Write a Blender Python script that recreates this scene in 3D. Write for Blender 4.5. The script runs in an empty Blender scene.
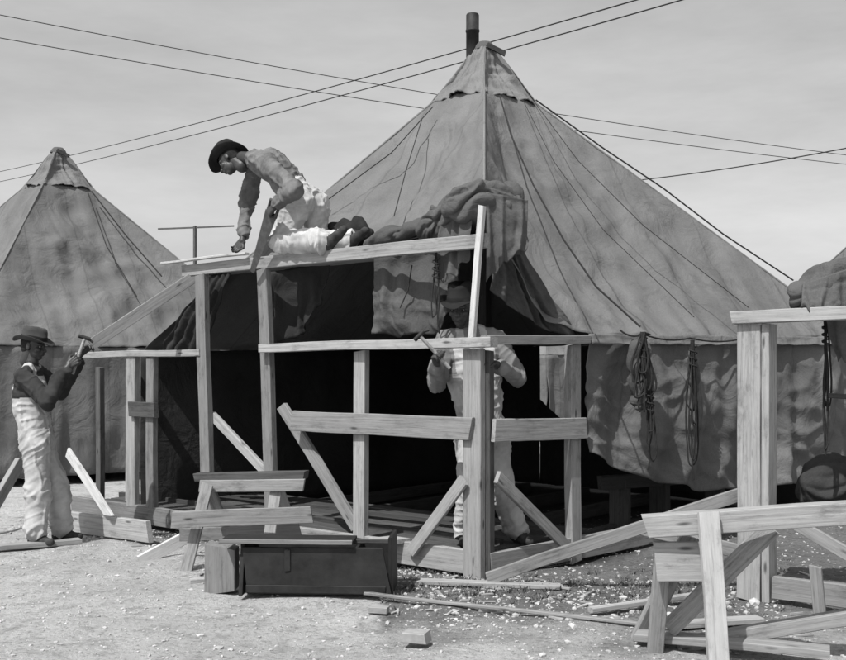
import bpy, bmesh, math, random
import numpy as np
from mathutils import Vector, Matrix, noise
random.seed(7)
scene=bpy.context.scene
F=1021.0; CAMZ=1.45
# survey helper: bearing/elevation measured in the photo + real distance -> world metres
def S(px,py,Y): return Vector(((px-423)/F*Y, Y, CAMZ+(372-py)/F*Y))
def G(px,Y,z=0.0): return Vector(((px-423)/F*Y, Y, z))
C=Vector((0.425,7.12,0)); A=Vector((-.777,.628,0)).normalized(); AO=Vector((-.628,-.777,0)).normalized()
Bd=Vector((.72,.69,0)).normalized(); BO=Vector((.69,-.72,0)).normalized()
def WA(t,z,o=0.0): return C+A*t+AO*o+Vector((0,0,z))
def WB(t,z,o=0.0): return C+Bd*t+BO*o+Vector((0,0,z))
def tA(px):
    k=(px-423)/F; return (C.x-k*C.y)/(k*A.y-A.x)
def SA(px,py,o=0.0):
    k=(px-423)/F; c=C+AO*o
    t=(c.x-k*c.y)/(k*A.y-A.x); p=c+A*t
    return Vector((p.x,p.y,CAMZ+(372-py)/F*p.y))
# ---------------------------------------------------------------- materials
def newmat(name):
    m=bpy.data.materials.new(name); m.use_nodes=True
    nt=m.node_tree; b=nt.nodes["Principled BSDF"]; b.inputs["Roughness"].default_value=.85
    b.inputs["Specular IOR Level"].default_value=.25
    return m,nt,b
def N(nt,t,**k):
    n=nt.nodes.new(t)
    for a,v in k.items(): setattr(n,a,v)
    return n
def ramp(nt,stops):
    r=N(nt,"ShaderNodeValToRGB"); e=r.color_ramp.elements
    e[0].position,e[1].position=stops[0][0],stops[-1][0]
    e[0].color=(stops[0][1],)*3+(1,); e[1].color=(stops[-1][1],)*3+(1,)
    for p,c in stops[1:-1]:
        x=e.new(p); x.color=(c,c,c,1)
    return r
def noise_node(nt,scale,detail=5,rough=.6,vec=None):
    n=N(nt,"ShaderNodeTexNoise"); n.inputs["Scale"].default_value=scale; n.inputs["Detail"].default_value=detail; n.inputs["Roughness"].default_value=rough
    if vec is not None: nt.links.new(vec,n.inputs["Vector"])
    return n
def math_(nt,op,a,b=None):
    n=N(nt,"ShaderNodeMath",operation=op)
    for i,v in enumerate((a,b)):
        if v is None: continue
        if isinstance(v,(int,float)): n.inputs[i].default_value=v
        else: nt.links.new(v,n.inputs[i])
    return n.outputs[0]
def bump(nt,b,h,strength,dist):
    n=N(nt,"ShaderNodeBump"); n.inputs["Strength"].default_value=strength; n.inputs["Distance"].default_value=dist
    nt.links.new(h,n.inputs["Height"]); nt.links.new(n.outputs[0],b.inputs["Normal"])
def simple(name,lo,hi,scale=8,rough=.85,bs=.3,bd=.01,bscale=None,stretch=(1,1,1)):
    m,nt,b=newmat(name); tc=N(nt,"ShaderNodeTexCoord"); mp=N(nt,"ShaderNodeMapping"); mp.inputs["Scale"].default_value=stretch
    nt.links.new(tc.outputs["Object"],mp.inputs[0])
    n=noise_node(nt,scale,5,.65,mp.outputs[0]); r=ramp(nt,[(.3,lo),(.7,hi)]); nt.links.new(n.outputs[0],r.inputs[0])
    nt.links.new(r.outputs[0],b.inputs["Base Color"]); b.inputs["Roughness"].default_value=rough
    n2=noise_node(nt,bscale or scale*5,4,.7,mp.outputs[0]); bump(nt,b,n2.outputs[0],bs,bd)
    return m
def wood(name,lo,hi):
    m,nt,b=newmat(name); tc=N(nt,"ShaderNodeTexCoord"); oi=N(nt,"ShaderNodeObjectInfo")
    add=N(nt,"ShaderNodeVectorMath",operation="ADD"); nt.links.new(tc.outputs["Object"],add.inputs[0])
    cx=N(nt,"ShaderNodeCombineXYZ"); r10=math_(nt,"MULTIPLY",oi.outputs["Random"],37.0)
    for i in range(3): nt.links.new(r10,cx.inputs[i])
    nt.links.new(cx.outputs[0],add.inputs[1])
    mp=N(nt,"ShaderNodeMapping"); mp.inputs["Scale"].default_value=(2.0,60,60); nt.links.new(add.outputs[0],mp.inputs[0])
    g=noise_node(nt,1.0,6,.72,mp.outputs[0]); g.inputs["Distortion"].default_value=.5
    mp2=N(nt,"ShaderNodeMapping"); mp2.inputs["Scale"].default_value=(2.6,6,6); nt.links.new(add.outputs[0],mp2.inputs[0])
    g2=noise_node(nt,1.5,7,.75,mp2.outputs[0])
    mid=(lo+hi)/2
    r=ramp(nt,[(.28,lo*.75),(.43,mid*.98),(.58,hi*.92),(.75,hi*1.05)]); nt.links.new(g.outputs[0],r.inputs[0])
    r2=ramp(nt,[(.3,.5),(.46,.93),(.75,1.12)]); nt.links.new(g2.outputs[0],r2.inputs[0])
    v=N(nt,"ShaderNodeTexVoronoi"); v.inputs["Scale"].default_value=1.0
    mp3=N(nt,"ShaderNodeMapping"); mp3.inputs["Scale"].default_value=(2.6,10,10); nt.links.new(add.outputs[0],mp3.inputs[0]); nt.links.new(mp3.outputs[0],v.inputs["Vector"])
    kn=ramp(nt,[(.05,.28),(.13,1.0)]); nt.links.new(v.outputs["Distance"],kn.inputs[0])
    br=math_(nt,"ADD",math_(nt,"MULTIPLY",oi.outputs["Random"],.6),.66)
    c=math_(nt,"MULTIPLY",r.outputs[0],r2.outputs[0]); c=math_(nt,"MULTIPLY",c,kn.outputs[0]); c=math_(nt,"MULTIPLY",c,br)
    nt.links.new(c,b.inputs["Base Color"]); b.inputs["Roughness"].default_value=.8
    bump(nt,b,g.outputs[0],.5,.005)
    return m
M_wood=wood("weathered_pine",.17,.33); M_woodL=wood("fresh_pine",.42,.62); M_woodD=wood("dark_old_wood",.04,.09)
def canvas(name,lo,hi,seam=True,b_=.8):
    m,nt,b=newmat(name); tc=N(nt,"ShaderNodeTexCoord")
    n=noise_node(nt,.6,5,.55,tc.outputs["Object"]); r=ramp(nt,[(.3,lo),(.68,hi)]); nt.links.new(n.outputs[0],r.inputs[0])
    fine=noise_node(nt,90,3,.75,tc.outputs["Object"]); r3=ramp(nt,[(.3,.86),(.7,1.1)]); nt.links.new(fine.outputs[0],r3.inputs[0])
    c=math_(nt,"MULTIPLY",r.outputs[0],r3.outputs[0])
    if seam:
        mp=N(nt,"ShaderNodeMapping"); mp.inputs["Scale"].default_value=(2.2,.6,1); nt.links.new(tc.outputs["UV"],mp.inputs[0])
        st=noise_node(nt,1.6,5,.6,mp.outputs[0]); r2=ramp(nt,[(.35,.88),(.65,1.07)]); nt.links.new(st.outputs[0],r2.inputs[0]); c=math_(nt,"MULTIPLY",c,r2.outputs[0])
        sp=N(nt,"ShaderNodeSeparateXYZ"); nt.links.new(tc.outputs["UV"],sp.inputs[0])
        fr=math_(nt,"FRACT",math_(nt,"DIVIDE",sp.outputs[0],.74)); d=math_(nt,"ABSOLUTE",math_(nt,"SUBTRACT",fr,.5))
        sr=ramp(nt,[(.0,.82),(.012,.86),(.017,1.0)]); nt.links.new(d,sr.inputs[0]); c=math_(nt,"MULTIPLY",c,sr.outputs[0])
    sp_=noise_node(nt,2.5,6,.75,tc.outputs["Object"]); r5=ramp(nt,[(.33,.8),(.42,1.0)]); nt.links.new(sp_.outputs[0],r5.inputs[0]); c=math_(nt,"MULTIPLY",c,r5.outputs[0])
    nt.links.new(c,b.inputs["Base Color"]); b.inputs["Roughness"].default_value=.95; b.inputs["Specular IOR Level"].default_value=.08
    wr=noise_node(nt,3,5,.55,tc.outputs["Object"]); wr.inputs["Distortion"].default_value=.8
    h=math_(nt,"ADD",wr.outputs[0],math_(nt,"MULTIPLY",fine.outputs[0],.07))
    bump(nt,b,h,b_,.05)
    return m
M_canvas=canvas("tent_canvas",.13,.175); M_canvasW=canvas("wall_canvas",.11,.165); M_canvasD=canvas("shaded_dark_canvas",.022,.05,False); M_canvasM=canvas("rolled_canvas",.065,.11,False)  # darkest canvas: shade of the tent interior is put into its colour
M_canvasL=canvas("sun_bleached_canvas",.15,.2)
M_iron=simple("sooty_iron",.012,.035,12,.6); M_steel=simple("saw_steel",.04,.09,20,.4); M_rope=simple("hemp_rope",.015,.035,40); M_wire=simple("wire_insulation",.02,.03,5)
M_skin=simple("dark_skin",.03,.05,25,.5,.15,.003); M_skin.node_tree.nodes["Principled BSDF"].inputs["Specular IOR Level"].default_value=.45
M_hair=simple("black_hair",.008,.02,80); M_boot=simple("worn_boots",.02,.06,20)
def cloth(name,lo,hi,bs=.35):
    return simple(name,lo,hi,6,.95,bs,.006,90)
M_shirtD=cloth("dark_work_shirt",.022,.045); M_shirtM=cloth("chambray_shirt",.08,.19); M_shirtG=cloth("grey_work_shirt",.13,.24)
M_over=cloth("faded_overalls",.3,.5); M_trous=cloth("white_duck_trousers",.3,.6); M_hatD=cloth("dark_felt",.01,.02,.2); M_hatG=cloth("grey_felt",.035,.06,.2); M_band=cloth("hat_band",.008,.015)
M_eye=simple("eye_white",.18,.25,5)
M_box=simple("black_painted_wood",.01,.03,6,.6,.3,.004,None,(1,1,6)); M_brick=simple("brick_fired",.25,.36,30)
m,nt,b=newmat("sandy_gravel_ground"); tc=N(nt,"ShaderNodeTexCoord")
n1=noise_node(nt,.6,6,.68,tc.outputs["Object"]); r1=ramp(nt,[(.33,.5),(.5,.63),(.68,.72)]); nt.links.new(n1.outputs[0],r1.inputs[0])
n2=noise_node(nt,30,6,.85,tc.outputs["Object"]); r2=ramp(nt,[(.36,.42),(.46,.95),(.62,1.1)]); nt.links.new(n2.outputs[0],r2.inputs[0])
n3=noise_node(nt,5,7,.8,tc.outputs["Object"]); r3=ramp(nt,[(.36,.66),(.5,1.03)]); nt.links.new(n3.outputs[0],r3.inputs[0])
c=math_(nt,"MULTIPLY",math_(nt,"MULTIPLY",r1.outputs[0],r2.outputs[0]),r3.outputs[0])
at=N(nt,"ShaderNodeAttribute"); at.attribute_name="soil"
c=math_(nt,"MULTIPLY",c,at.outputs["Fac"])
nt.links.new(c,b.inputs["Base Color"]); b.inputs["Roughness"].default_value=.95
bump(nt,b,math_(nt,"ADD",n2.outputs[0],n3.outputs[0]),1.0,.04); M_ground=m
M_stone=simple("grey_stone",.25,.55,14,.9); M_weed=simple("dry_weed",.05,.14,6,.9); M_chip=simple("weathered_chips",.2,.42,5,.9)
# ---------------------------------------------------------------- helpers
def empty(name,loc):
    e=bpy.data.objects.new(name,None); scene.collection.objects.link(e); e.location=loc; e.empty_display_size=.2; return e
def link(name,me,parent=None,mats=(),mw=None,smooth=False):
    o=bpy.data.objects.new(name,me); scene.collection.objects.link(o)
    for mm in mats:
        me.materials.append(mm)
    if smooth: me.polygons.foreach_set("use_smooth",[True]*len(me.polygons))
    if mw is not None: o.matrix_world=mw
    if parent:
        o.parent=parent; o.matrix_parent_inverse=Matrix.Translation(parent.location).inverted()
    return o
def mesh(name,V,Fc):
    me=bpy.data.meshes.new(name); me.from_pydata([tuple(v) for v in V],[],Fc); me.update(); return me
def beam(name,p1,p2,w,d,parent=None,side=None,mat=None,jit=.004):
    p1=Vector(p1);p2=Vector(p2); a=p2-p1; L=a.length; x=a/L
    h=Vector(side) if side is not None else (Vector((0,0,1)) if abs(x.z)<.8 else A)
    y=(h-h.dot(x)*x).normalized(); z=x.cross(y)
    c=.004; hw=w/2; hd=d/2
    sec=[(-hw+c,-hd),(hw-c,-hd),(hw,-hd+c),(hw,hd-c),(hw-c,hd),(-hw+c,hd),(-hw,hd-c),(-hw,-hd+c)]
    n=max(3,int(L/.12)); V=[];Fs=[]; ph=random.random()*50
    cut=(random.uniform(-.12,.12)*w,random.uniform(-.12,.12)*w)
    for i in range(n+1):
        s=i/n; jy=noise.noise(Vector((s*L*1.2+ph,0,0)))*jit*2; jz=noise.noise(Vector((s*L*1.2,ph,0)))*jit*2
        for k,(u,v) in enumerate(sec):
            e=(cut[0]*u/hw if i==0 else cut[1]*u/hw if i==n else 0)
            nick=jit*.45*noise.noise(Vector((s*L*9,ph+k*3.3,1)))
            V.append((-L/2+s*L+e,u+jy+nick*(1 if u>0 else -1),v+jz+nick*.5))
    for i in range(n):
        for k in range(8):
            Fs.append((i*8+k,i*8+(k+1)%8,(i+1)*8+(k+1)%8,(i+1)*8+k))
    Fs.append(tuple(range(8))[::-1]); Fs.append(tuple(n*8+k for k in range(8)))
    M=Matrix(((x.x,y.x,z.x,0),(x.y,y.y,z.y,0),(x.z,y.z,z.z,0),(0,0,0,1))); M.translation=(p1+p2)/2
    return link(name,mesh(name,V,Fs),parent,[mat or M_wood],M)
def poly_at(pts,u):
    if len(pts)==2: return pts[0].lerp(pts[1],u)
    L=[(pts[i+1]-pts[i]).length for i in range(len(pts)-1)]; T=sum(L)*u
    for i,l in enumerate(L):
        if T<=l or i==len(L)-1: return pts[i].lerp(pts[i+1],min(1,T/max(l,1e-6)))
        T-=l
def patch(name,bot,top,parent,mat,nu=60,nv=50,sag=.1,wr=.02,fold=0,foldn=8,up=True,seed=0,lock=True,thick=.004,ragged=0):
    bot=[Vector(p) for p in bot]; top=[Vector(p) for p in top]
    e=(bot[-1]-bot[0]).normalized(); mid=poly_at(top,.5)-poly_at(bot,.5); nrm=e.cross(mid).normalized()
    if (nrm.z<0 if abs(nrm.z)>.15 else nrm.y>0): nrm=-nrm
    V=[];UV=[]
    for j in range(nv+1):
        v=j/nv
        for i in range(nu+1):
            u=i/nu; b0=poly_at(bot,u)
            if ragged: b0=b0+mid.normalized()*ragged*(noise.noise(Vector((u*9,seed,0)))+.5*math.sin(u*foldn*6.28))
            p=b0.lerp(poly_at(top,u),v)
            ef=(math.sin(math.pi*u)**.6 if 0<u<1 else 0) if lock else 1
            tf=math.sin(math.pi*min(1,max(0,v*.9+.08)))
            along=(p-bot[0]).dot(e)
            d=-sag*math.sin(math.pi*u)*math.sin(math.pi*v)**.9 if 0<v<1 else 0
            q=p*1.1+Vector((seed,0,0))
            d+=wr*ef*tf*(noise.noise(q*1.0)*1.4+noise.noise(q*3.1)*.5)
            d+=wr*ef*.5*noise.noise(Vector((along*5,v*2.0,seed)))*(1-v*.6)
            d+=wr*.5*ef*abs(noise.noise(Vector((u*14+v*9,seed+3,v*1.5))))*(1-v)
            d+=wr*.5*ef*(.3-abs(noise.noise(Vector((along*2.2-v*3,v*6+along*.7,seed+5)))))
            if fold: d+=fold*(1-v*.75)*(math.sin(u*foldn*6.28+2.2*noise.noise(Vector((u*3,v,seed)))*2)*.6+noise.noise(Vector((along*6,v*1.2,seed+9)))*1.1)
            V.append(p+nrm*d); UV.append((along,v*mid.length))
    Fs=[(j*(nu+1)+i,j*(nu+1)+i+1,(j+1)*(nu+1)+i+1,(j+1)*(nu+1)+i) for j in range(nv) for i in range(nu)]
    me=mesh(name,V,Fs); uv=me.uv_layers.new(name="UVMap")
    li=[l.vertex_index for l in me.loops]
    uv.data.foreach_set("uv",[c for k in li for c in UV[k]])
    o=link(name,me,parent,[mat],None,True)
    sm=o.modifiers.new("thick","SOLIDIFY"); sm.thickness=thick
    return o
def rope(name,pts,r,parent=None,mat=None,sag=0.0,n=1):
    cu=bpy.data.curves.new(name,"CURVE"); cu.dimensions="3D"; cu.bevel_depth=r; cu.bevel_resolution=2
    P=[]
    pts=[Vector(p) for p in pts]
    for i in range(len(pts)-1):
        for k in range(n):
            s=k/n; p=pts[i].lerp(pts[i+1],s); p=p-Vector((0,0,sag*4*s*(1-s))); P.append(p)
    P.append(pts[-1])
    sp=cu.splines.new("POLY"); sp.points.add(len(P)-1)
    for q,p in zip(sp.points,P): q.co=(p.x,p.y,p.z,1)
    cu.use_fill_caps=True
    cu.materials.append(mat or M_rope)
    o=bpy.data.objects.new(name,cu); scene.collection.objects.link(o)
    if parent: o.parent=parent; o.matrix_parent_inverse=Matrix.Translation(parent.location).inverted()
    return o
def lathe(name,prof,M,parent,mats,seg=32,mi=None,fn=None,smooth=True):
    V=[];Fs=[]
    for (r,z) in prof:
        for k in range(seg):
            a=k/seg*2*math.pi; p=Vector((r*math.cos(a),r*math.sin(a),z))
            if fn: p=fn(p)
            V.append(p)
    for i in range(len(prof)-1):
        for k in range(seg): Fs.append((i*seg+k,i*seg+(k+1)%seg,(i+1)*seg+(k+1)%seg,(i+1)*seg+k))
    me=mesh(name,V,Fs); o=link(name,me,parent,mats,M,smooth)
    if mi:
        for i in range(len(prof)-1):
            for k in range(seg): me.polygons[i*seg+k].material_index=mi[i]
    return o
def bundle(name,c,ax,ry,rz,parent,mat,seed=0,amp=1.0,spiral=.5):
    # gathered, folded canvas along ax: rounded puffs divided by sharp valleys, folds run along the roll
    ax=Vector(ax); L=ax.length/2; x=ax.normalized(); y=Vector((0,0,1)).cross(x)
    y=y.normalized() if y.length>.05 else Vector((1,0,0)); z=x.cross(y)
    V=[];Fs=[];nu,nv=110,90; rm=min(ry,rz)
    for j in range(nv+1):
        th=math.pi*j/nv; sx=math.sin(th)**.55 if 0<j<nv else 0
        for i in range(nu):
            ph=2*math.pi*i/nu
            q=Vector((math.cos(th)*L,sx*math.cos(ph)*ry,sx*math.sin(ph)*rz))
            w=Vector((noise.noise(q*4+Vector((seed,0,0))),noise.noise(q*4+Vector((0,seed,0))),noise.noise(q*4+Vector((0,0,seed)))))*.13
            p=q+w+Vector((seed*1.7,0,0)); p.y+=q.x*spiral
            n1=abs(noise.noise(Vector((p.x*3,p.y*7,p.z*7))))*2.4-.55
            n2=abs(noise.noise(Vector((p.x*9,p.y*14,p.z*14))))*2.0-.4
            n3=noise.noise(p*2.6)
            d=rm*amp*(.42*n1+.10*n2+.35*n3)*(math.sin(th)**.4 if 0<j<nv else 0)
            nn=Vector((0,math.cos(ph),math.sin(ph)))
            q=q+nn*d+Vector((noise.noise(p*6)*.04,0,-.25*rz*(q.x/L)**2))
            V.append(Vector(c)+x*q.x+y*q.y+z*q.z)
    for j in range(nv):
        for i in range(nu): Fs.append((j*nu+i,j*nu+(i+1)%nu,(j+1)*nu+(i+1)%nu,(j+1)*nu+i))
    return link(name,mesh(name,V,Fs),parent,[mat],None,True)
# ---------------------------------------------------------------- ground
xs=list(np.linspace(-9,9,210)); ys=list(np.linspace(2,20,210))
xs=[-1500,-600,-200,-80,-40,-20,-13]+xs+[13,20,40,80,200,600,1500]; ys=[-300,-60,-15,-4,0]+ys+[26,40,70,140,400,1000,2500]
def gz(x,y):
    if abs(x)>9.1 or y<1.9 or y>20.1: return 0.0
    return noise.noise(Vector((x*.8,y*.8,0)))*.028+noise.noise(Vector((x*3,y*3,5)))*.02-.006
V=[(x,y,gz(x,y)) for y in ys for x in xs]; nx=len(xs)
Fs=[(j*nx+i,j*nx+i+1,(j+1)*nx+i+1,(j+1)*nx+i) for j in range(len(ys)-1) for i in range(nx-1)]
me=mesh("ground",V,Fs); at=me.attributes.new("soil","FLOAT","POINT")
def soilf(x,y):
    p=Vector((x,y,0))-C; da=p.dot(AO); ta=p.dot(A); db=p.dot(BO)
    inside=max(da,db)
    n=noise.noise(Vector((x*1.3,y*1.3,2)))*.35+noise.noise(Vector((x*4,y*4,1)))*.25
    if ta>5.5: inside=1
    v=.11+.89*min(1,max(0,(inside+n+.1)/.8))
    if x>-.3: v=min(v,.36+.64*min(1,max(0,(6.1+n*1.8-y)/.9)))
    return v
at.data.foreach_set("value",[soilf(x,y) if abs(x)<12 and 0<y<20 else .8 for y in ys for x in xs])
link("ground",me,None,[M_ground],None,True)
ico=bmesh.new(); bmesh.ops.create_icosphere(ico,subdivisions=1,radius=1); iv=[v.co.copy() for v in ico.verts]; ifc=[tuple(v.index for v in f.verts) for f in ico.faces]; ico.free()
V=[];Fs=[]
for k in range(10000):
    y=4.4+random.random()**1.3*6.5; x=(random.random()-.5)*1.0*y*.95
    r=.003+.011*random.random()**3+(.016*random.random() if random.random()<.025 else 0)
    if k%4==0:
        t=random.uniform(-.3,5); p=WA(t,0,random.gauss(.25,.3)) if random.random()<.5 else G(random.uniform(400,780),random.gauss(6.5,.45)); x,y=p.x,p.y; r*=1.3
    b0=len(V); sx,sy,sz=random.uniform(.7,1.4),random.uniform(.7,1.4),random.uniform(.4,.8); a=random.random()*6.28; ca,sa=math.cos(a),math.sin(a); z0=gz(x,y)
    for v in iv:
        j=random.uniform(.75,1.2); X,Y,Z=v.x*sx*r*j,v.y*sy*r*j,v.z*sz*r*j
        V.append((x+X*ca-Y*sa,y+X*sa+Y*ca,z0+Z+r*.2))
    Fs+= [tuple(b0+i for i in f) for f in ifc]
link("gravel",mesh("gravel",V,Fs),None,[M_stone])
V=[];Fs=[]
for k in range(150):
    if random.random()<.5: p=WA(random.uniform(-.4,5.2),0,random.gauss(.3,.35))
    else: p=G(random.uniform(380,820),random.gauss(6.5,.4))
    l,w,h=random.uniform(.02,.15),random.uniform(.006,.025),random.uniform(.004,.012); a=random.random()*6.28; ca,sa=math.cos(a),math.sin(a); b0=len(V); z0=gz(p.x,p.y)
    for (i,j,q) in [(-1,-1,0),(1,-1,0),(1,1,0),(-1,1,0),(-1,-1,1),(1,-1,1),(1,1,1),(-1,1,1)]:
        X,Y=i*l/2,j*w/2; V.append((p.x+X*ca-Y*sa,p.y+X*sa+Y*ca,z0+q*h+.003+(.01*i if k%3==0 else 0)))
    Fs+=[tuple(b0+i for i in f) for f in [(0,3,2,1),(4,5,6,7),(0,1,5,4),(1,2,6,5),(2,3,7,6),(3,0,4,7)]]
link("wood_scraps",mesh("wood_scraps",V,Fs),None,[M_chip])
V=[];Fs=[]
for k in range(420):
    if k%2: p=G(random.uniform(380,700),random.gauss(6.75,.2))
    else: p=WA(random.uniform(-.2,5),0,random.gauss(.08,.12)) if random.random()<.5 else G(random.uniform(560,800),random.gauss(6.8,.35))
    for q in range(9):
        a=random.random()*6.28; l=random.uniform(.015,.055); w=.003; b0=len(V); d=Vector((math.cos(a),math.sin(a),0)); s=Vector((-d.y,d.x,0))*w
        x0=p+d*random.random()*.03; z=Vector((0,0,gz(p.x,p.y)-.003))
        V+= [x0+z-s,x0+z+s,x0+z+d*l*.5+Vector((0,0,l*.6))+s*.7,x0+z+d*l*.5+Vector((0,0,l*.6))-s*.7,x0+z+d*l*1.1+Vector((0,0,l*.8))]
        Fs+=[(b0,b0+1,b0+2,b0+3),(b0+3,b0+2,b0+4)]
link("weeds",mesh("weeds",V,Fs),None,[M_weed])
# ---------------------------------------------------------------- tents
def cap_and_pipe(T,pk,dirs,mat,pipe=True):
    top=[pk+d*.10 for d in dirs]; ring=[pk+d*.56+Vector((0,0,-.60)) for d in dirs]
    for i in range(4):
        j=(i+1)%4; mp=(ring[i]+ring[j])/2+Vector((0,0,.05))
        patch("cap_panel",[ring[i],mp,ring[j]],[top[i],top[j]],T,mat,40,34,.03,.09,.03,3,seed=i*3,thick=.008,ragged=.012)
    lathe("peak_ring",[(.0,.05),(.07,.05),(.105,.01),(.12,-.03)],Matrix.Translation(pk),T,[M_canvasM],20)
    if pipe:
        lathe("stove_pipe",[(0,.36),(.06,.36),(.065,.35),(.065,.2),(.07,.2),(.07,.18),(.065,.18),(.065,-.1)],Matrix.Translation(pk+Vector((-.12,0,-.02))),T,[M_iron],20)
    beam("peak_flap",pk+Vector((.02,-.1,.0)),pk+Vector((.2,-.12,-.1)),.05,.03,T,None,M_iron)
    return [pk+d*.50+Vector((0,0,-.55)) for d in dirs]
def hip(T,a,b,mat,sag=.0):
    rope("hip_tape",[a,b],.011,T,mat,sag,8)
pk=Vector((.62,10.3,4.72)); Np=S(484,205,7.42); Lp=WA(3.2,2.36,-.42); Lc=Vector((-2.75,9.95,1.65)); R=Vector((4.35,10.2,1.78)); Bk=Vector((.9,13.7,1.78))
T=empty("canvas_tent",(.62,10.3,0))
dirs=[]
for q in (Np,R,Bk,Lp):
    d=q-pk; d.z=0; dirs.append(d.normalized())
rg=cap_and_pipe(T,pk,dirs,M_canvasL)
patch("roof_front_right",[Np,S(512,262,7.5),S(545,322,7.7),S(590,336,7.9),R],[rg[0],rg[0].lerp(rg[1],.1),rg[1]],T,M_canvas,150,110,.14,.10,seed=1)
patch("roof_front_left",[Lp,WA(2.3,2.42,-.40),WA(1.2,2.44,-.32),WA(.35,2.52,-.2),Np],[rg[3],rg[0]],T,M_canvas,110,90,.12,.09,.02,5,seed=5)
patch("roof_back_right",[R,Bk],[rg[1],rg[2]],T,M_canvas,30,24,.1,.03)
patch("roof_back_left",[Bk,Lc,Lp],[rg[2],rg[3]],T,M_canvas,40,24,.1,.03)
hip(T,rg[0],Np+Vector((0,-.01,.01)),M_canvasL); hip(T,rg[1],R,M_canvasL); hip(T,rg[3],Lp,M_canvasL)
g=lambda p,z: Vector((p.x,p.y,z))
E1=S(588,338,7.86)
patch("side_wall",[S(588,452,7.9),S(640,478,8.25),S(700,490,8.65),S(790,484,9.4),g(R,.45)],[E1,R+Vector((-.02,-.02,-.02))],T,M_canvasW,190,60,0,.10,.055,8,seed=8,lock=False,ragged=.02)
patch("eave_valance",[E1+Vector((.02,-.05,-.05)),R+Vector((.05,-.06,-.06))],[E1+Vector((0,-.03,.03)),R+Vector((0,-.02,.02))],T,M_canvas,120,6,0,.02,.012,17,seed=12,lock=False)
W1=Vector((1.85,12.75,0)); W2=Vector((1.5,13.1,0))
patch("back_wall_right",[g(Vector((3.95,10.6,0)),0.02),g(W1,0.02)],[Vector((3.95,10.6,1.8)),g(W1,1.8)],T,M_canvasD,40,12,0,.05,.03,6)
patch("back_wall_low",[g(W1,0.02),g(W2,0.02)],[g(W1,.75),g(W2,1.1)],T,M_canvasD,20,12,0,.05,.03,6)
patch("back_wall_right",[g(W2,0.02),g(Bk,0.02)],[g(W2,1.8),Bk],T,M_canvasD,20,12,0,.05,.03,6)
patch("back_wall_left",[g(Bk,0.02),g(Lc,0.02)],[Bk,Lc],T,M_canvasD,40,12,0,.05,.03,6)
bundle("rolled_corner",S(484,203,7.42),(.58,.14,-.04),.15,.165,T,M_canvasM,3)
bundle("rolled_corner_tail",S(514,226,7.5),(.10,.04,-.4),.095,.09,T,M_canvasM,8)
bundle("rolled_corner_side",S(446,216,7.6),(-.42,.33,-.16),.12,.12,T,M_canvasM,11)
bundle("rolled_fold",S(405,233,7.95),(-.66,.5,-.12),.11,.075,T,M_canvasM,21)
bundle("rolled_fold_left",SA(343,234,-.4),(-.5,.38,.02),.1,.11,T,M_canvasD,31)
patch("draped_fold",[S(434,282,7.5),S(452,276,7.35),S(470,256,7.3)],[S(444,208,7.5),S(474,196,7.28)],T,M_canvasM,50,34,0,.03,.04,3,seed=3,lock=False,ragged=.03)
patch("draped_fold",[S(486,282,7.3),S(505,262,7.28),S(528,246,7.33)],[S(486,192,7.26),S(528,200,7.33)],T,M_canvasM,50,34,0,.03,.045,3,seed=33,lock=False,ragged=.03)
patch("hanging_fold",[S(372,334,7.95),S(410,336,7.8),S(440,332,7.7),S(458,300,7.6)],[S(374,250,7.95),S(462,240,7.6)],T,M_canvasM,70,40,0,.06,.06,3,seed=2,lock=False,ragged=.02)  # darker canvas tone paints in the partial shade behind the beam
patch("hanging_flap",[S(490,290,7.5),S(510,306,7.65),S(545,330,7.8),S(580,338,7.9)],[S(490,228,7.45),S(512,232,7.5)],T,M_canvasM,70,40,0,.04,.05,4,seed=6,lock=False)
patch("hanging_fold_left",[S(276,345,8.7),S(300,335,8.6),S(322,300,8.5)],[S(270,272,8.75),S(330,262,8.5)],T,M_canvasD,40,20,0,.05,.05,3,seed=4,lock=False)
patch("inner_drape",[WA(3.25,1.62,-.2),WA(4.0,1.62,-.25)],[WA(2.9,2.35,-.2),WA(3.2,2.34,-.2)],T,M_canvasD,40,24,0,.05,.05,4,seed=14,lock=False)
beam("centre_pole",(.62,10.3,.1),(.62,10.3,4.7),.1,.1,T,None,M_woodD)
def roofpt(px,py,a,b,c,off=.04):
    n=(b-a).cross(c-a).normalized(); o=Vector((0,0,CAMZ)); d=S(px,py,1.0)-o
    t=(a-o).dot(n)/d.dot(n); p=o+d*t
    if n.y>0: n=-n
    return p+n*off
fr=lambda px,py: roofpt(px,py,Np,R,rg[0],.05); fl=lambda px,py: roofpt(px,py,Np,Lp,rg[3],.06)
rope("guy_rope",[fr(497,100),fr(508,140),fr(530,190),fr(560,245),fr(592,292),fr(636,332)],.007,T)
rope("guy_rope",[fr(533,104),fr(600,152),fr(660,192),fr(720,238),fr(790,284)],.008,T)
rope("guy_rope",[fr(530,104),fr(575,165),fr(640,230),fr(745,312)],.0035,T)
rope("guy_rope",[fr(520,104),fr(550,165),fr(600,235),fr(690,322)],.003,T)
rope("guy_rope",[fl(436,112),fl(395,158),fl(330,206)],.005,T)
rope("guy_rope",[fl(425,125),fl(410,175),fl(398,222)],.0045,T)
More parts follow.
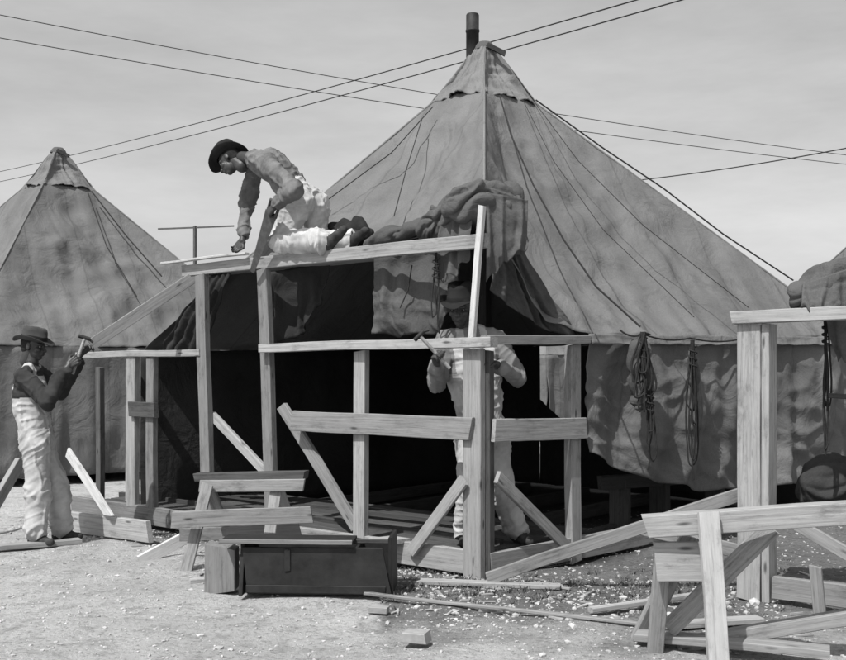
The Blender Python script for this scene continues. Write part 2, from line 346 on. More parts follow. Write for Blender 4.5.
def hanging_ropes(px,y0,y1,Y,w,n,parent,r=.007):
    # slack tie ropes hung over a toggle: narrow uneven loops and loose ends
    for k in range(n):
        yb=y1-(y1-y0)*random.random()*.5; ww=w*random.uniform(.25,1); x0=px+random.uniform(-2,2); P=[]
        M_=18; one=(k%3==2); sk=random.uniform(-1,1)*w*.3
        for i in range(M_+1):
            s=i/M_
            if one: x=x0+sk*s+noise.noise(Vector((s*4,k*3.1,px)))*4; y=y0+(y1-y0)*s
            else:
                x=x0+ww*.5*math.sin(s*2*math.pi)*(-1)+sk*math.sin(s*math.pi)+noise.noise(Vector((s*5,k*3.1,px)))*3; y=y0+(yb-y0)*math.sin(s*math.pi)**.8 if 0<s<1 else y0
            P.append(S(x,y,Y-.01*k+.015*noise.noise(Vector((s*6,k,1)))))
        rope("tie_rope",P,r,parent)
    P=[S(px+4*math.cos(i*.9),y0+6+i*1.0,Y-.03+.02*math.sin(i*.9)) for i in range(22)]
    rope("rope_whipping",P,r,parent)
hanging_ropes(643,332,412,7.86,20,7,T,.008); hanging_ropes(650,385,470,7.88,12,4,T,.006); hanging_ropes(693,340,480,8.34,14,5,T,.0065)
bundle("tied_roll",S(640,374,7.96),(.02,.0,-.56),.085,.07,T,M_canvasM,61); bundle("tied_roll",S(694,372,8.44),(.03,.0,-.4),.05,.045,T,M_canvasM,66)
hanging_ropes(436,252,345,7.45,9,2,T,.005); hanging_ropes(745,345,440,9.0,8,2,T,.005)
rope("tie_rope",[S(412,265,7.7),S(408,290,7.7),S(400,308,7.7)],.005,T)
rope("eave_rope",[S(620,330,7.95),S(643,334,7.93),S(690,338,8.38),S(745,338,8.95)],.007,T,None,.03,8)
def tent(pk,off,mat,pipe=True,wide=1.0,name="canvas_tent"):
    T=empty(name,(pk.x,pk.y,0)); P=[Vector((-.15,-2.9,-3.0)),Vector((3.5*wide,-.1,-3.0)),Vector((.25,3.2,-3.0)),Vector((-3.3,-.3,-3.0))]
    co=[pk+p for p in P]; dirs=[]
    for p in P: d=Vector((p.x,p.y,0)); dirs.append(d.normalized())
    rg=cap_and_pipe(T,pk,dirs,M_canvasL,pipe)
    for i in range(4):
        j=(i+1)%4; a,b=co[i],co[j]
        patch("roof_panel",[a,b],[rg[i],rg[j]],T,mat,90,70,.16,.12,seed=off+i)
        patch("wall_panel",[g(a,.1),g(b,.1)],[a,b],T,M_canvasW,90,20,0,.05,.06,7,seed=off+i,lock=False)
        hip(T,rg[i],a,M_canvasL)
    return T,co,rg
T2,co,rg2=tent(Vector((-5.5,15.4,4.78)),40,M_canvas,False)
n0,r0,l0=co[0],co[1],co[3]
fr2=lambda px,py: roofpt(px,py,n0,r0,rg2[0],.08)
rope("guy_rope",[fr2(90,195),fr2(125,240),fr2(160,280)],.01,T2)
rope("guy_rope",[fr2(86,195),fr2(105,250),fr2(135,300)],.007,T2)
tent(Vector((7.95,15.2,4.9)),60,M_canvas,False)
tent(Vector((-1.5,27,4.8)),80,M_canvas,False)
tent(Vector((2.7,24,4.8)),90,M_canvasL,False)
# ---------------------------------------------------------------- main frame
Fm=empty("wooden_tent_frame",(0.4,7.1,0))
beam("top_beam",WA(-.02,2.37),WA(3.32,2.36),.1,.05,Fm)
beam("walk_plank",WA(.9,2.375,-.27),WA(3.4,2.37,-.27),.06,.2,Fm)
beam("thin_batten",WA(2.4,2.445,.06),WA(3.55,2.44,.06),.02,.05,Fm,None,M_woodL)
beam("middle_rail",WA(-.12,1.655,.05),WA(2.22,1.65,.05),.07,.09,Fm)
beam("middle_rail_side",WB(-.05,1.67,.053),WB(1.10,1.70,.053),.065,.09,Fm)
beam("middle_rail_end",WA(3.05,1.62,.0),WA(4.98,1.62,.0),.06,.09,Fm)
beam("girt_board",WA(.07,1.05,.05),WA(1.86,1.06,.05),.16,.035,Fm)
beam("girt_board_side",WB(.05,1.04,.05),WB(1.08,1.02,.05),.16,.035,Fm)
def post(px,z0,z1,w=.1,lean=0,o=0,mat=None):
    t=tA(px); beam("post",WA(t,z0,o),WA(t+lean,z1,o),w,.06,Fm,A,mat)
post(474,0.0,1.61,.155,0,0); post(484,0,1.60,.05,0,-.06,M_woodD)
beam("corner_stud",WA(.06,1.69,.06),WA(-.03,2.60,.06),.045,.04,Fm,A,M_woodL)
post(361,.18,1.61,.115); post(272,.18,2.31,.115,.1,-.002); post(209,.18,2.31,.125,.1,0)
post(152,.18,1.585,.11); post(133,.18,1.585,.13); post(104,.1,1.5,.08,0,-.3); post(70,.1,1.5,.08,0,-.35,M_woodD)
beam("post",WB(1.0,.0),WB(1.0,1.66),.12,.07,Fm,Bd)
post(172,.1,1.6,.06,0,-1.2,M_woodD); post(235,.1,1.6,.07,0,-1.6,M_woodD); post(310,.1,1.9,.08,0,-2.2,M_woodD)
beam("sill",WA(0.08,.11,0),WA(2.2,.11,0),.17,.05,Fm); beam("sill",WA(2.24,.11,.0),WA(5.1,.11,.0),.17,.05,Fm)
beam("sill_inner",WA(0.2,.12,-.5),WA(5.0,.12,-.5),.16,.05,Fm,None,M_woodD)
beam("sill_side",WB(.05,.1),WB(3.4,.1),.17,.05,Fm)
beam("brace",SA(282,406,-.06),SA(357,528,-.06),.1,.04,Fm,None)
beam("brace",SA(411,552,.06),SA(464,480,.06),.085,.035,Fm,None)
beam("brace",WB(.06,.72,.07),WB(.92,.08,.07),.085,.035,Fm)
beam("brace",SA(212,415,-.05),SA(266,472,-.05),.08,.04,Fm)
beam("rafter_brace",SA(192,278,.03),G(91,8.75)+Vector((0,0,1.68)),.1,.045,Fm)
beam("brace_left",SA(68,452,.1),SA(112,520,.12),.1,.03,Fm,None,M_woodL)
beam("block",WA(tA(160),1.1,.04),WA(tA(134),1.1,.04),.14,.05,Fm,None,M_woodD)
beam("far_brace",G(-20,9.0,.05),S(20,462,9.6),.12,.05,Fm)
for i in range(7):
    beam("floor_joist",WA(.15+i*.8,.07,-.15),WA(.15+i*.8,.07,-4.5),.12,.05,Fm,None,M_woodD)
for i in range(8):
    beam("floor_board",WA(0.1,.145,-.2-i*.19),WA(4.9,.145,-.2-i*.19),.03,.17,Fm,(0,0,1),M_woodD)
for px in (620,660,715): beam("pier",G(px,8.9+(px-620)*.006,0),G(px,8.9+(px-620)*.006,.5),.16,.1,Fm,None,M_woodD)
beam("side_joist",G(600,8.7,.5),G(760,9.8,.5),.12,.06,Fm,None,M_woodD)
beam("board",WA(tA(385),.20,.06),WA(tA(405),.2,.06),.2,.03,Fm,A)
beam("lumber_plank",G(487,6.86,.06),S(744,493,6.62),.085,.04)
beam("lumber_plank",G(640,7.2,.35),S(775,560,7.3),.1,.04)
beam("lumber_plank",S(140,562,7.85),S(193,534,8.1),.1,.03,None,None,M_woodL)
beam("lumber_plank",G(365,6.55,.03),G(642,5.75,.03),.02,.035,None,(0,0,1),M_wood)
beam("lumber_plank",G(420,6.9,.035),G(560,6.75,.035),.03,.09,None,(0,0,1),M_wood)
beam("lumber_plank",G(-10,8.2,.03),G(80,8.6,.03),.04,.12,None,(0,0,1))
beam("lumber_plank",G(66,9.3,.1),G(150,8.6,.1),.18,.05)
beam("lumber_plank",G(370,6.15,.02),G(388,6.12,.02),.04,.06,None,(0,0,1),M_wood)
beam("lumber_plank",G(190,7.0,.015),G(212,7.05,.015),.03,.06,None,(0,0,1),M_woodL)
beam("lumber_plank",G(590,6.1,.03),G(700,6.5,.03),.03,.05,None,(0,0,1),M_wood)
beam("brick",G(405,5.5,.03),G(428,5.46,.03),.055,.1,None,(0,0,1),M_brick,0)
# ---------------------------------------------------------------- right frame
Fr=empty("wooden_tent_frame",(2.1,6.5,0))
Q=G(750,6.5); D2=-A
q=lambda t,z,o=0: Q+D2*t+AO*o+Vector((0,0,z))
beam("corner_post",q(0,0),q(0,1.76),.15,.05,Fr,D2); beam("corner_post_side",q(.105,0,-.05),q(.105,1.755,-.05),.05,.14,Fr,D2,M_wood)
beam("top_plate",q(-.1,1.80,.01),q(2,1.80,.01),.08,.11,Fr)
beam("sill",q(.15,.1),q(2,.1),.14,.05,Fr)
beam("stake",q(.5,0,.2),q(.48,.3,.22),.07,.03,Fr,D2)
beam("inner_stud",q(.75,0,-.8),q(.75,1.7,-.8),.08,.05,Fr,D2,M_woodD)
beam("brace",q(.2,.55,-.02),q(1.0,.15,-.02),.08,.03,Fr)
beam("inner_rail",q(.4,1.3,-.3),q(1.9,1.25,-.3),.03,.05,Fr,None,M_woodD)
bundle("rolled_canvas",S(842,286,6.35),(.6,-.2,.1),.12,.12,Fr,M_canvasM,41)
bundle("rolled_canvas_end",S(808,294,6.4),(.16,.05,-.16),.07,.075,Fr,M_canvasM,47)
patch("canvas_flap",[S(838,362,6.5),S(900,345,6.2)],[S(820,298,6.4),S(900,270,6.2)],Fr,M_canvasM,40,30,0,.04,.04,3,lock=False,ragged=.03)
patch("canvas_flap",[S(800,308,6.25),S(822,318,6.22),S(850,306,6.2)],[S(802,284,6.3),S(850,268,6.2)],Fr,M_canvasM,40,20,0,.03,.03,3,seed=4,lock=False,ragged=.03)
hanging_ropes(826,318,455,6.55,8,4,Fr,.006)
bundle("standin_heap",S(838,482,6.9),(.5,-.1,0),.2,.19,Fr,M_canvasD,51,.45)  # canvas bundle standing in for a dark rounded shape, likely a bent back
# ---------------------------------------------------------------- sawhorses
Sh=empty("sawhorse",(1.8,5.1,0))
bt=S
beam("top_beam",bt(645,526,5.15),bt(900,509,4.95),.11,.1,Sh)
beam("front_leg",bt(708,512,5.02),G(719,4.92,0),.1,.045,Sh,(1,0,0),M_woodL)
beam("back_leg",bt(690,535,5.25),G(640,5.55,0),.1,.045,Sh,(1,0,0))
beam("gusset",bt(655,562,5.16),bt(700,562,5.14),.2,.03,Sh,(0,0,1))
beam("brace",bt(772,528,5.2),G(668,5.38,.1),.1,.04,Sh)
beam("leg",bt(664,545,5.2),G(655,5.3,0),.08,.04,Sh,(1,0,0))
beam("far_leg",bt(880,515,4.9),G(895,4.8,0),.1,.045,Sh,(1,0,0))
beam("lumber_plank",S(680,645,5.42),S(870,613,5.2),.07,.09,None)
beam("lumber_plank",G(636,5.45,.05),G(830,5.1,.05),.04,.13,None,(0,0,1))
beam("lumber_plank",G(640,5.75,.02),G(760,5.9,.02),.03,.1,None,(0,0,1),M_wood)
S2=empty("sawhorse",(-1.3,7.7,0))
beam("top_beam",S(197,477,7.75),S(306,475,7.6),.06,.13,S2,None,M_woodD); beam("apron",S(200,486,7.68),S(304,485,7.53),.09,.03,S2)
for px,dx in ((208,-22),(277,-12)):
    beam("leg",S(px,484,7.62),G(px+dx,7.42,0),.085,.03,S2,(1,0,0),M_wood); beam("back_leg",S(px,484,7.8),G(px+26,8.0,0),.085,.03,S2,(1,0,0))
beam("shelf_plank",S(172,520,7.42),S(312,514,7.35),.12,.03,S2)
beam("back_plank",S(180,535,7.9),S(300,530,7.85),.1,.03,S2)
# ---------------------------------------------------------------- toolbox
Tb=empty("wooden_toolbox",(-.75,6.7,0))
rot=Matrix.Translation((-1.17,6.6,0))@Matrix.Rotation(math.radians(-3),4,'Z')
def tb(n,a,b_,w,d,side,mat=M_box):
    beam(n,rot@Vector(a),rot@Vector(b_),w,d,Tb,side,mat)
tb("front_side",(.02,0,.17),(.94,0,.17),.3,.022,(0,0,1)); tb("back_side",(.02,.34,.17),(.94,.34,.17),.3,.022,(0,0,1))
tb("bottom",(.02,.17,.04),(.94,.17,.04),.03,.32,(0,0,1))
tb("end_board",(.0,-.012,.18),(.0,.352,.18),.34,.025,(0,0,1)); tb("end_board",(.96,-.012,.20),(.96,.352,.20),.38,.025,(0,0,1))
tb("divider",(.74,.0,.2),(.74,.34,.2),.24,.02,(0,0,1)); tb("handle_rail",(.0,.17,.335),(.96,.17,.335),.03,.03,(0,0,1),M_woodD)
tb("lid",(-.14,.1,.355),(.72,.1,.355),.018,.28,(0,0,1)); tb("lid_edge",(-.14,-.045,.36),(.72,-.045,.36),.03,.012,(0,0,1),M_wood)
tb("batten",(.3,-.017,.17),(.3,-.017,.31),.04,.01,(1,0,0)); tb("bottom_batten",(.03,-.017,.05),(.93,-.017,.05),.05,.01,(0,0,1))
beam("wooden_block",G(222,6.78,0),G(222,6.78,.30),.2,.17,None,(1,0,0))
# ---------------------------------------------------------------- power lines
def wire(p,q_,r=.01,sag=.25): rope("power_line",[p,q_],r,None,M_wire,sag,24)
wire(S(-80,187,45),S(760,-36,12)); wire(S(-80,197,45),S(800,-34,12))
wire(S(-60,3,22),S(920,164,30)); wire(S(-60,27,22),S(920,172,30)); wire(S(600,184,22),S(930,131,18),.011,.1)
Up=empty("utility_pole",G(195,60)); beam("pole",G(195,60),S(195,226,60),.16,.16,Up,None,M_woodD); beam("crossarm",S(158,229,60),S(234,226,60),.09,.09,Up,None,M_woodD)
# ---------------------------------------------------------------- people
def capsule(bm,p1,r1,p2,r2,seg=16,rg_=6):
    p1=Vector(p1);p2=Vector(p2); a=p2-p1
    x=a.normalized() if a.length>1e-6 else Vector((0,0,1)); y=x.orthogonal().normalized(); z=x.cross(y)
    rows=[(p1,r1,-math.pi/2*(1-k/rg_)) for k in range(rg_+1)]+[(p2,r2,math.pi/2*k/rg_) for k in range(rg_+1)]
    R_=[]
    for (p,r,t) in rows:
        c=math.cos(t)*r
        if c<1e-5: R_.append([bm.verts.new(p+x*(r*math.sin(t)))]); continue
        R_.append([bm.verts.new(p+x*(r*math.sin(t))+y*(c*math.cos(k/seg*6.28318))+z*(c*math.sin(k/seg*6.28318))) for k in range(seg)])
    for i in range(len(R_)-1):
        a_,b_=R_[i],R_[i+1]
        for k in range(seg):
            k2=(k+1)%seg
            if len(a_)==1: bm.faces.new((a_[0],b_[k2],b_[k]))
            elif len(b_)==1: bm.faces.new((a_[k],a_[k2],b_[0]))
            else: bm.faces.new((a_[k],a_[k2],b_[k2],b_[k]))
def ell(bm,c,r,M=None):
    mt=Matrix.Translation(c)@(M or Matrix.Identity(4))@Matrix.Diagonal((r[0],r[1],r[2],1))
    bmesh.ops.create_uvsphere(bm,u_segments=20,v_segments=14,radius=1,matrix=mt)
def remesh(bm,voxel,it=4):
    bmesh.ops.recalc_face_normals(bm,faces=bm.faces[:])
    me=bpy.data.meshes.new("t"); bm.to_mesh(me); bm.free(); o=bpy.data.objects.new("t",me); scene.collection.objects.link(o)
    rm=o.modifiers.new("r","REMESH"); rm.mode="VOXEL"; rm.voxel_size=voxel
    sm=o.modifiers.new("s","SMOOTH"); sm.factor=.5; sm.iterations=it
    dg=bpy.context.evaluated_depsgraph_get(); res=bpy.data.meshes.new_from_object(o.evaluated_get(dg))
    bpy.data.objects.remove(o); return res
def frame(o,x,y,z):
    return Matrix(((x.x,y.x,z.x,o.x),(x.y,y.y,z.y,o.y),(x.z,y.z,z.z,o.z),(0,0,0,1)))
def hand(P,name,wr,el,d,n,thumb,curl=(.5,.7,.5)):
    """d finger dir, n palm normal (direction the fingers curl to), thumb = side vector"""
    d=Vector(d).normalized(); n=Vector(n); n=(n-n.dot(d)*d).normalized(); t=d.cross(n).normalized()
    if t.dot(Vector(thumb))<0: t=-t
    bm=bmesh.new(); w=Vector(wr); fo=(Vector(el)-w).normalized()
    capsule(bm,w+fo*.07,.034,w+d*.01,.027)
    sp=[.031,.010,-.011,-.030]; Ls=[.072,.08,.074,.058]; kl=[.088,.092,.087,.078]
    for s,L,k in zip(sp,Ls,kl):
        kn=w+d*k+t*s; capsule(bm,w+d*.012+t*s*.55,.019,kn,.0135)
        p=kn; ang=0
        for seg,(f,c) in enumerate(zip((.45,.3,.25),curl)):
            ang+=c; dr=d*math.cos(ang)+n*math.sin(ang); q2=p+dr*L*f*1.05; capsule(bm,p,.0105-.001*seg,q2,.0098-.001*seg,10,4); p=q2
    th=w+d*.03+t*.026; th2=th+(d*.6+t*.7+n*.35).normalized()*.045; th3=th2+(d*.8+t*.0+n*.6).normalized()*.034
    capsule(bm,w+d*.015+t*.01,.018,th,.016); capsule(bm,th,.0145,th2,.012,10,4); capsule(bm,th2,.012,th3,.0095,10,4)
    me=remesh(bm,.0042,2); link(name,me,P,[M_skin],None,True)
    return w+d*.085+n*.028, t
def head(P,c,fwd,up,hat,hatcol,k=1.0,brim=.15,tilt=0.0,crown=.12):
    fwd=Vector(fwd).normalized(); up=Vector(up); up=(up-up.dot(fwd)*fwd).normalized(); rt=fwd.cross(up)
    Mx=frame(Vector(c),rt,fwd,up)@Matrix.Scale(k,4)
    bm=bmesh.new()
    ell(bm,(0,-.012,.03),(.076,.097,.09)); ell(bm,(0,.03,-.045),(.058,.062,.066)); ell(bm,(0,.055,-.092),(.03,.028,.024))
    ell(bm,(0,.065,.018),(.06,.026,.017)); ell(bm,(.04,.058,-.028),(.026,.026,.024)); ell(bm,(-.04,.058,-.028),(.026,.026,.024))
    capsule(bm,(0,.088,.006),.009,(0,.108,-.032),.014); ell(bm,(.013,.1,-.034),(.01,.011,.009)); ell(bm,(-.013,.1,-.034),(.01,.011,.009))
    ell(bm,(0,.088,-.056),(.026,.014,.008)); ell(bm,(0,.086,-.069),(.023,.014,.008))
    for s in (1,-1):
        ell(bm,(s*.08,-.008,-.008),(.009,.02,.032))
    capsule(bm,(0,-.03,-.03),.055,(0,-.055,-.13),.056)
    me=remesh(bm,.0055,2); link("head",me,P,[M_skin],Mx,True)
    for s in (1,-1):
        bm=bmesh.new(); ell(bm,(s*.031,.074,.0),(.012,.010,.007)); me=bpy.data.meshes.new("eye"); bm.to_mesh(me); bm.free(); link("eye",me,P,[M_eye],Mx,True)
        bm=bmesh.new(); ell(bm,(s*.031,.083,-.001),(.006,.003,.006)); me=bpy.data.meshes.new("iris"); bm.to_mesh(me); bm.free(); link("iris",me,P,[M_hair],Mx,True)
    bm=bmesh.new(); ell(bm,(0,-.028,.028),(.081,.088,.092)); ell(bm,(0,-.05,-.03),(.062,.055,.05)); me=remesh(bm,.007,1); link("hair",me,P,[M_hair],Mx,True)
    def fn(p):
        r=math.hypot(p.x,p.y); q_=Vector((p.x*.95,p.y*1.14,p.z))
        if r>.1: q_.z-= .055*((q_.y/.15)**2)*(r-.1)/.06*.5 - .03*(abs(q_.x)/.12)*(r-.1)/.06 + .012*noise.noise(Vector((p.x*9,p.y*9,k*3)))
        if r<.08 and p.z>.06: q_.z-=.03*math.exp(-(q_.x/.022)**2)
        if p.z>.05 and r<.105: q_.x*= 1-.18*max(0,q_.y/.1)*(p.z/.12)
        q_.z+=.005*noise.noise(q_*20); q_.x+=.006*noise.noise(q_*14)*(p.z>.02)
        return q_
    prof=[(.088,-.012),(.10,-.012),(brim*.75,-.014),(brim,-.01),(brim+.003,-.006),(brim,-.003),(brim*.75,-.006),(.101,-.002),(.1,.004),(.0995,.03),(.097,.032),(.093,crown*.7),(.084,crown*.92),(.07,crown),(.04,crown+.004),(.001,crown)]
    mi=[0]*(len(prof)-1); mi[7]=1; mi[8]=1
    Mh=Mx@Matrix.Translation((0,-.008,.055))@Matrix.Rotation(tilt,4,'X')
    lathe("hat",prof,Mh,P,[hatcol,M_band],36,mi,fn)
def body(P,J,mats,overall,seed,wr=.010,k=1.12):
    """mats: shirt,trouser,boot,skin ; J joints"""
    pel=J['pel']; up=(J['neck']-pel).normalized(); rt=(J['shR']-J['shL']); rt=(rt-rt.dot(up)*up).normalized(); fw=up.cross(rt)
    hr=J.get('hiprt',rt); chest=J.get('chest',pel.lerp(J['neck'],.62)); waist=pel.lerp(chest,.42)
    pr=[]
    def c(p1,r1,p2,r2,l):
        kk=k if l in (0,1,4) else 1
        pr.append((Vector(p1),r1*kk,Vector(p2),r2*kk,l))
    for s,S_ in ((-1,'L'),(1,'R')):
        hp=J.get('hip'+S_,pel+hr*s*.09-up*.02)
        c(chest+rt*s*.075,.108,waist+rt*s*.058,.104,0); c(waist+rt*s*.055-up*.02,.1,pel+hr*s*.06,.112,1)
        c(chest+rt*s*.06+up*.05,.1,J['sh'+S_]-up*.01,.068,0)
        c(hp,.105,J['kn'+S_],.078,1); c(J['kn'+S_],.078,J['an'+S_].lerp(J['kn'+S_],.1),.078,1)
        c(J['sh'+S_],.068,J['el'+S_],.057,4); c(J['el'+S_],.056,J['wr'+S_].lerp(J['el'+S_],.2),.046,4)
        c(J['neck'],.05,J['sh'+S_].lerp(J['neck'],.2),.055,0)
        fd=Vector(J['ft'+S_]).normalized(); sd=Vector(J.get('sole',(0,0,-1))).normalized(); an=J['an'+S_]
        c(an,.045,an+sd*.045-fd*.04,.04,2); c(an+sd*.05-fd*.04,.036,an+sd*.052+fd*.15,.034,2); c(an+sd*.02,.045,an+sd*.048+fd*.09,.042,2)
    c(J['neck']-up*.03,.056,J['head0'],.05,3)
    c(chest,.115,J['neck']-up*.05,.075,0)
    c(J['neck']-up*.015+rt*.035,.042,J['neck']-up*.015-rt*.035,.042,0)
    bm=bmesh.new()
    for p in pr: capsule(bm,p[0],p[1],p[2],p[3])
    me=remesh(bm,.009,6)
    n=len(me.vertices); co=np.empty(n*3); me.vertices.foreach_get("co",co); co=co.reshape(-1,3)
    nr=np.empty(n*3); me.vertices.foreach_get("normal",nr); nr=nr.reshape(-1,3)
    def lab(X):
        D=[];TT=[]
        for (p1,r1,p2,r2,l) in pr:
            a=np.array(p1); d=np.array(p2)-a; t=np.clip(((X-a)@d)/max(d@d,1e-9),0,1)
            D.append(np.linalg.norm(X-(a+t[:,None]*d),axis=1)-(r1+(r2-r1)*t)); TT.append(t)
        return np.array(D),np.array(TT)
    D,TT=lab(co); best=D.argmin(0); lv=np.array([pr[k_][4] for k_ in best])
    W=np.exp(-(D-D.min(0))/.018)
    for i in range(n):
        if lv[i] not in (0,1,4): continue
        q_=Vector(co[i]); f=0; ws=0
        for k_ in range(len(pr)):
            w_=W[k_,i]
            if w_<.12 or pr[k_][4] not in (0,1,4): continue
            p1,_,p2,_,l=pr[k_]; L_=(p2-p1).length; t=TT[k_,i]; ax=(p2-p1)/max(L_,1e-5)
            al=t*L_; pe=q_-(p1+ax*al); sd_=seed+k_*5.3
            ww=noise.noise(q_*6)*.6
            # creases: thin raised ridges on otherwise smooth cloth
            r1=max(0,1-abs(noise.noise(Vector((pe.x*9+ww,pe.y*9,pe.z*9+sd_))+ax*(al*3.5)))*4.5)
            ff=.9*r1
            if l in (1,4) and L_>.12:
                j_=math.exp(-min(al,L_-al)/.12)
                r2=max(0,1-abs(noise.noise(Vector((pe.x*5+ww,pe.y*5,pe.z*5+sd_))+ax*(al*17+pe.x*9)))*4)
                ff+=1.2*j_*r2
            else:
                ff+=.8*max(0,1-abs(noise.noise(Vector((q_.x*7+ww,q_.y*7,q_.z*14+sd_))))*4)
            f+=w_*ff; ws+=w_
        f=f/ws if ws else 0
        f+=1.3*noise.noise(q_*3.5+Vector((seed,0,0)))-.4
        co[i]+=nr[i]*wr*f
    me.vertices.foreach_set("co",co.reshape(-1)); me.update()
    o=link("body",me,P,mats,None,True)
    m_=len(me.polygons); ce=np.empty(m_*3); me.polygons.foreach_get("center",ce); ce=ce.reshape(-1,3); D,_=lab(ce); L=np.array([pr[k_][4] for k_ in D.argmin(0)])
    if overall:
        rel=ce-np.array(pel); h=rel@np.array(up); x=rel@np.array(rt); y=(ce-np.array(chest))@np.array(fw); hn=(J['neck']-pel).length
        t_=(L==0)
        bib=t_&(y>-.02)&(h<hn*.86)&(np.abs(x)<.15); low=t_&(h<hn*.6)
        st=t_&(np.abs(np.abs(x)-.085)<.026)&(h<hn*1.2)
        L[bib|low|st]=1
    L[L==4]=0
    me.polygons.foreach_set("material_index",L.tolist()); me.update()
    return fw,up,rt
V3=Vector
def hammer(P,p,axis,hd):
    axis=V3(axis).normalized(); hd=V3(hd).normalized()
    rope("hammer_handle",[p-axis*.12,p+axis*.2],.013,P,M_wood); e=p+axis*.2
    rope("hammer_head",[e-hd*.05,e+hd*.045],.016,P,M_iron); rope("hammer_claw",[e+hd*.03,e+hd*.075-axis*.02],.009,P,M_iron)
P1=empty("carpenter",G(48,8.6))
Yb=8.6
J=dict(pel=S(38,444,Yb),neck=S(31,366,Yb),chest=S(30,396,Yb),head0=S(33,355,Yb),
 shR=S(23,376,Yb-.17),shL=S(36,372,Yb+.18),elR=S(47,402,Yb-.26),elL=S(60,392,Yb+.2),wrR=S(68,366,Yb-.14),wrL=S(80,354,Yb+.16),
 knR=S(38,494,Yb-.13),knL=S(58,492,Yb+.1),anR=G(36,Yb-.14,.10),anL=G(61,Yb+.1,.10),ftR=(.9,-.35,0),ftL=(.95,.1,0),hiprt=V3((.15,-1,0)).normalized())
body(P1,J,[M_shirtD,M_over,M_boot,M_skin],True,1,.014,1.17)
head(P1,S(34,346,Yb),(.95,-.15,-.12),(.1,0,1),1,M_hatG,1.0,.15,-.05,.105)
hp,_=hand(P1,"right_hand",J['wrR'],J['elR'],(.75,.25,.6),(.2,.9,.1),(0,0,1),(.9,1.1,.8))
hammer(P1,hp,(.3,.1,1),(1,.2,-.3))
hand(P1,"left_hand",J['wrL'],J['elL'],(.7,-.1,.55),(.3,-.4,-.6),(0,-1,.3),(.5,.7,.5))
P2=empty("carpenter",SA(300,250,-.1))
J=dict(pel=SA(305,202,-.14),neck=SA(252,157,-.14),chest=SA(277,169,-.14),head0=SA(242,157,-.14),
 shL=SA(266,163,.07),shR=SA(258,160,-.35),elL=SA(295,190,.2),elR=SA(247,204,-.34),wrL=SA(275,206,.22),wrR=SA(243,240,-.2),
 knL=SA(282,241,.02),knR=SA(317,241,-.27),anL=SA(328,241,.02),anR=SA(349,241,-.27),ftL=(.35,-.27,.35),ftR=(.35,-.27,.3),
 hiprt=-AO)
J['sole']=(.5,-.4,-.2)
body(P2,J,[M_shirtM,M_trous,M_boot,M_skin],False,4,.018,1.2)
hfw=(A*.62+AO*.42+V3((0,0,-.62)))
head(P2,SA(230,161,-.12),hfw,(A*.8+V3((0,0,.7))),1,M_hatD,1.05,.155,.16,.125)
hp,_=hand(P2,"left_hand",J['wrL'],J['elL'],(A*.8+V3((0,0,-.5))),(-AO*.8+V3((0,0,-.3))),(0,0,1),(.9,1.1,.8))
hand(P2,"right_hand",J['wrR'],J['elR'],(A*.3+AO*.3+V3((0,0,-.6))),(A*.1+AO*.5+V3((0,0,-.4))),(A*-1),(.5,.6,.5))
hx=hp; tip=SA(252,272,.10); ax=(tip-hx).normalized(); sd=(A-A.dot(ax)*ax).normalized()
V=[hx+sd*.075,hx-sd*.06,tip-sd*.025,tip+sd*.025]; nn=ax.cross(sd)*.0012
me=mesh("saw_blade",[v+nn for v in V]+[v-nn for v in V],[(0,1,2,3),(7,6,5,4),(0,4,5,1),(1,5,6,2),(2,6,7,3),(3,7,4,0)]); link("saw_blade",me,P2,[M_steel])
rope("saw_handle",[hx+sd*.05,hx+sd*.055-ax*.1,hx-sd*.01-ax*.12,hx-sd*.05-ax*.07,hx-sd*.05+ax*.01],.014,P2,M_woodD)
P3=empty("carpenter",G(480,7.55,.15)); Yc=7.6
J=dict(pel=S(482,436,Yc+.03),neck=S(470,328,Yc),head0=S(466,318,Yc-.03),
 shR=S(446,340,Yc),shL=S(499,340,Yc+.03),elR=S(436,384,Yc-.1),elL=S(519,378,Yc-.06),wrR=S(437,363,Yc-.34),wrL=S(496,364,Yc-.36),
 knR=S(471,492,Yc-.12),knL=S(502,492,Yc+.02),anR=G(466,Yc-.0,.25),anL=G(518,Yc+.08,.25),ftR=(-.2,-1,0),ftL=(.5,-.9,0))
body(P3,J,[M_shirtG,M_over,M_boot,M_skin],True,9,.015,1.15)
head(P3,S(461,308,Yc-.08),(-.3,-.9,-.22),(-.05,-.22,1),1,M_hatD,1.1,.15,-.02,.12)
hp,_=hand(P3,"right_hand",J['wrR'],J['elR'],(-.1,-.5,.5),(.5,-.3,-.3),(.4,0,1),(.9,1.1,.8))
hammer(P3,hp,(-.7,-.2,.75),(.7,0,.7))
hand(P3,"left_hand",J['wrL'],J['elL'],(-.7,-.4,.05),(-.1,-.3,-1),(0,-1,0),(.4,.5,.4))
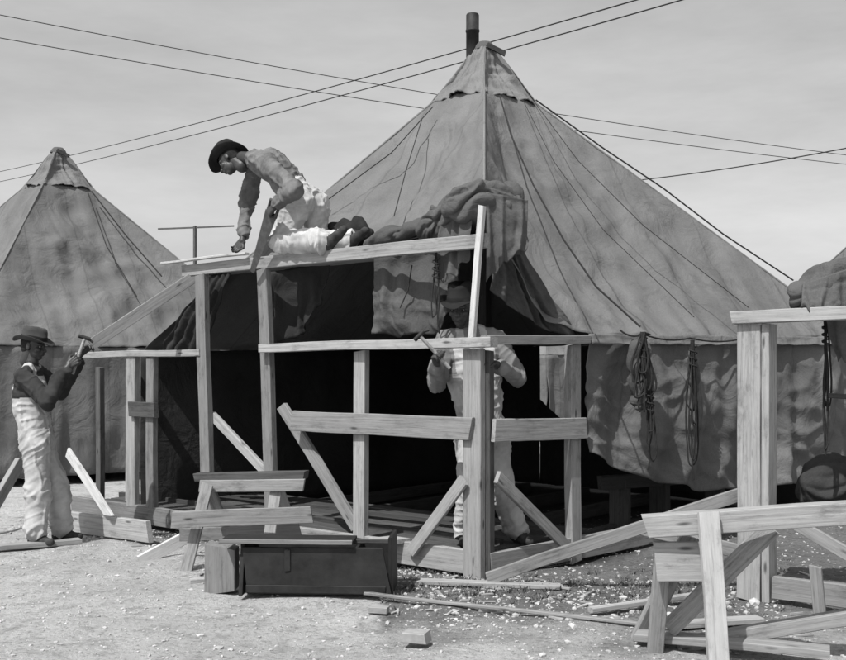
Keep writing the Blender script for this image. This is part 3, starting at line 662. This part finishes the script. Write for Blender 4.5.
# ---------------------------------------------------------------- sky, sun, camera
el=math.radians(56); sdir=Vector((-.58,-.81,0)).normalized(); sv=Vector((sdir.x*math.cos(el),sdir.y*math.cos(el),math.sin(el)))
w=bpy.data.worlds.new("World"); scene.world=w; w.use_nodes=True; nt=w.node_tree; bg=nt.nodes["Background"]
sk=N(nt,"ShaderNodeTexSky",sky_type="NISHITA"); sk.sun_disc=False; sk.sun_elevation=el; sk.sun_rotation=math.atan2(sdir.x,sdir.y); sk.dust_density=2; sk.air_density=1.2
# orthochromatic black-and-white response: mostly the blue record
sc=N(nt,"ShaderNodeSeparateColor"); nt.links.new(sk.outputs[0],sc.inputs[0])
bw=math_(nt,"ADD",math_(nt,"MULTIPLY",sc.outputs[2],.75),math_(nt,"MULTIPLY",sc.outputs[1],.25))
tc=N(nt,"ShaderNodeTexCoord"); mp=N(nt,"ShaderNodeMapping"); mp.inputs["Scale"].default_value=(1.2,1.2,5); mp.inputs["Rotation"].default_value=(0,.25,0); nt.links.new(tc.outputs["Generated"],mp.inputs[0])
cn=noise_node(nt,1.6,6,.65,mp.outputs[0]); cr=ramp(nt,[(.3,.92),(.7,1.26)]); nt.links.new(cn.outputs[0],cr.inputs[0])
nt.links.new(math_(nt,"MULTIPLY",bw,cr.outputs[0]),bg.inputs["Color"]); bg.inputs["Strength"].default_value=.125
sl=bpy.data.lights.new("sun","SUN"); sl.energy=5.0; sl.angle=math.radians(.5); sl.color=(1,.995,.985)
so=bpy.data.objects.new("sun",sl); scene.collection.objects.link(so); so.rotation_euler=sv.to_track_quat('Z','Y').to_euler(); so.location=sv*30
cam=bpy.data.cameras.new("camera"); co_=bpy.data.objects.new("camera",cam); scene.collection.objects.link(co_); co_.location=(0,0,CAMZ); co_.rotation_euler=(math.pi/2,0,0)
cam.sensor_width=36; cam.lens=36*F/846; cam.shift_y=42/846; cam.clip_end=5000; scene.camera=co_
scene.view_settings.view_transform='Standard'; scene.view_settings.look='None'; scene.view_settings.exposure=0
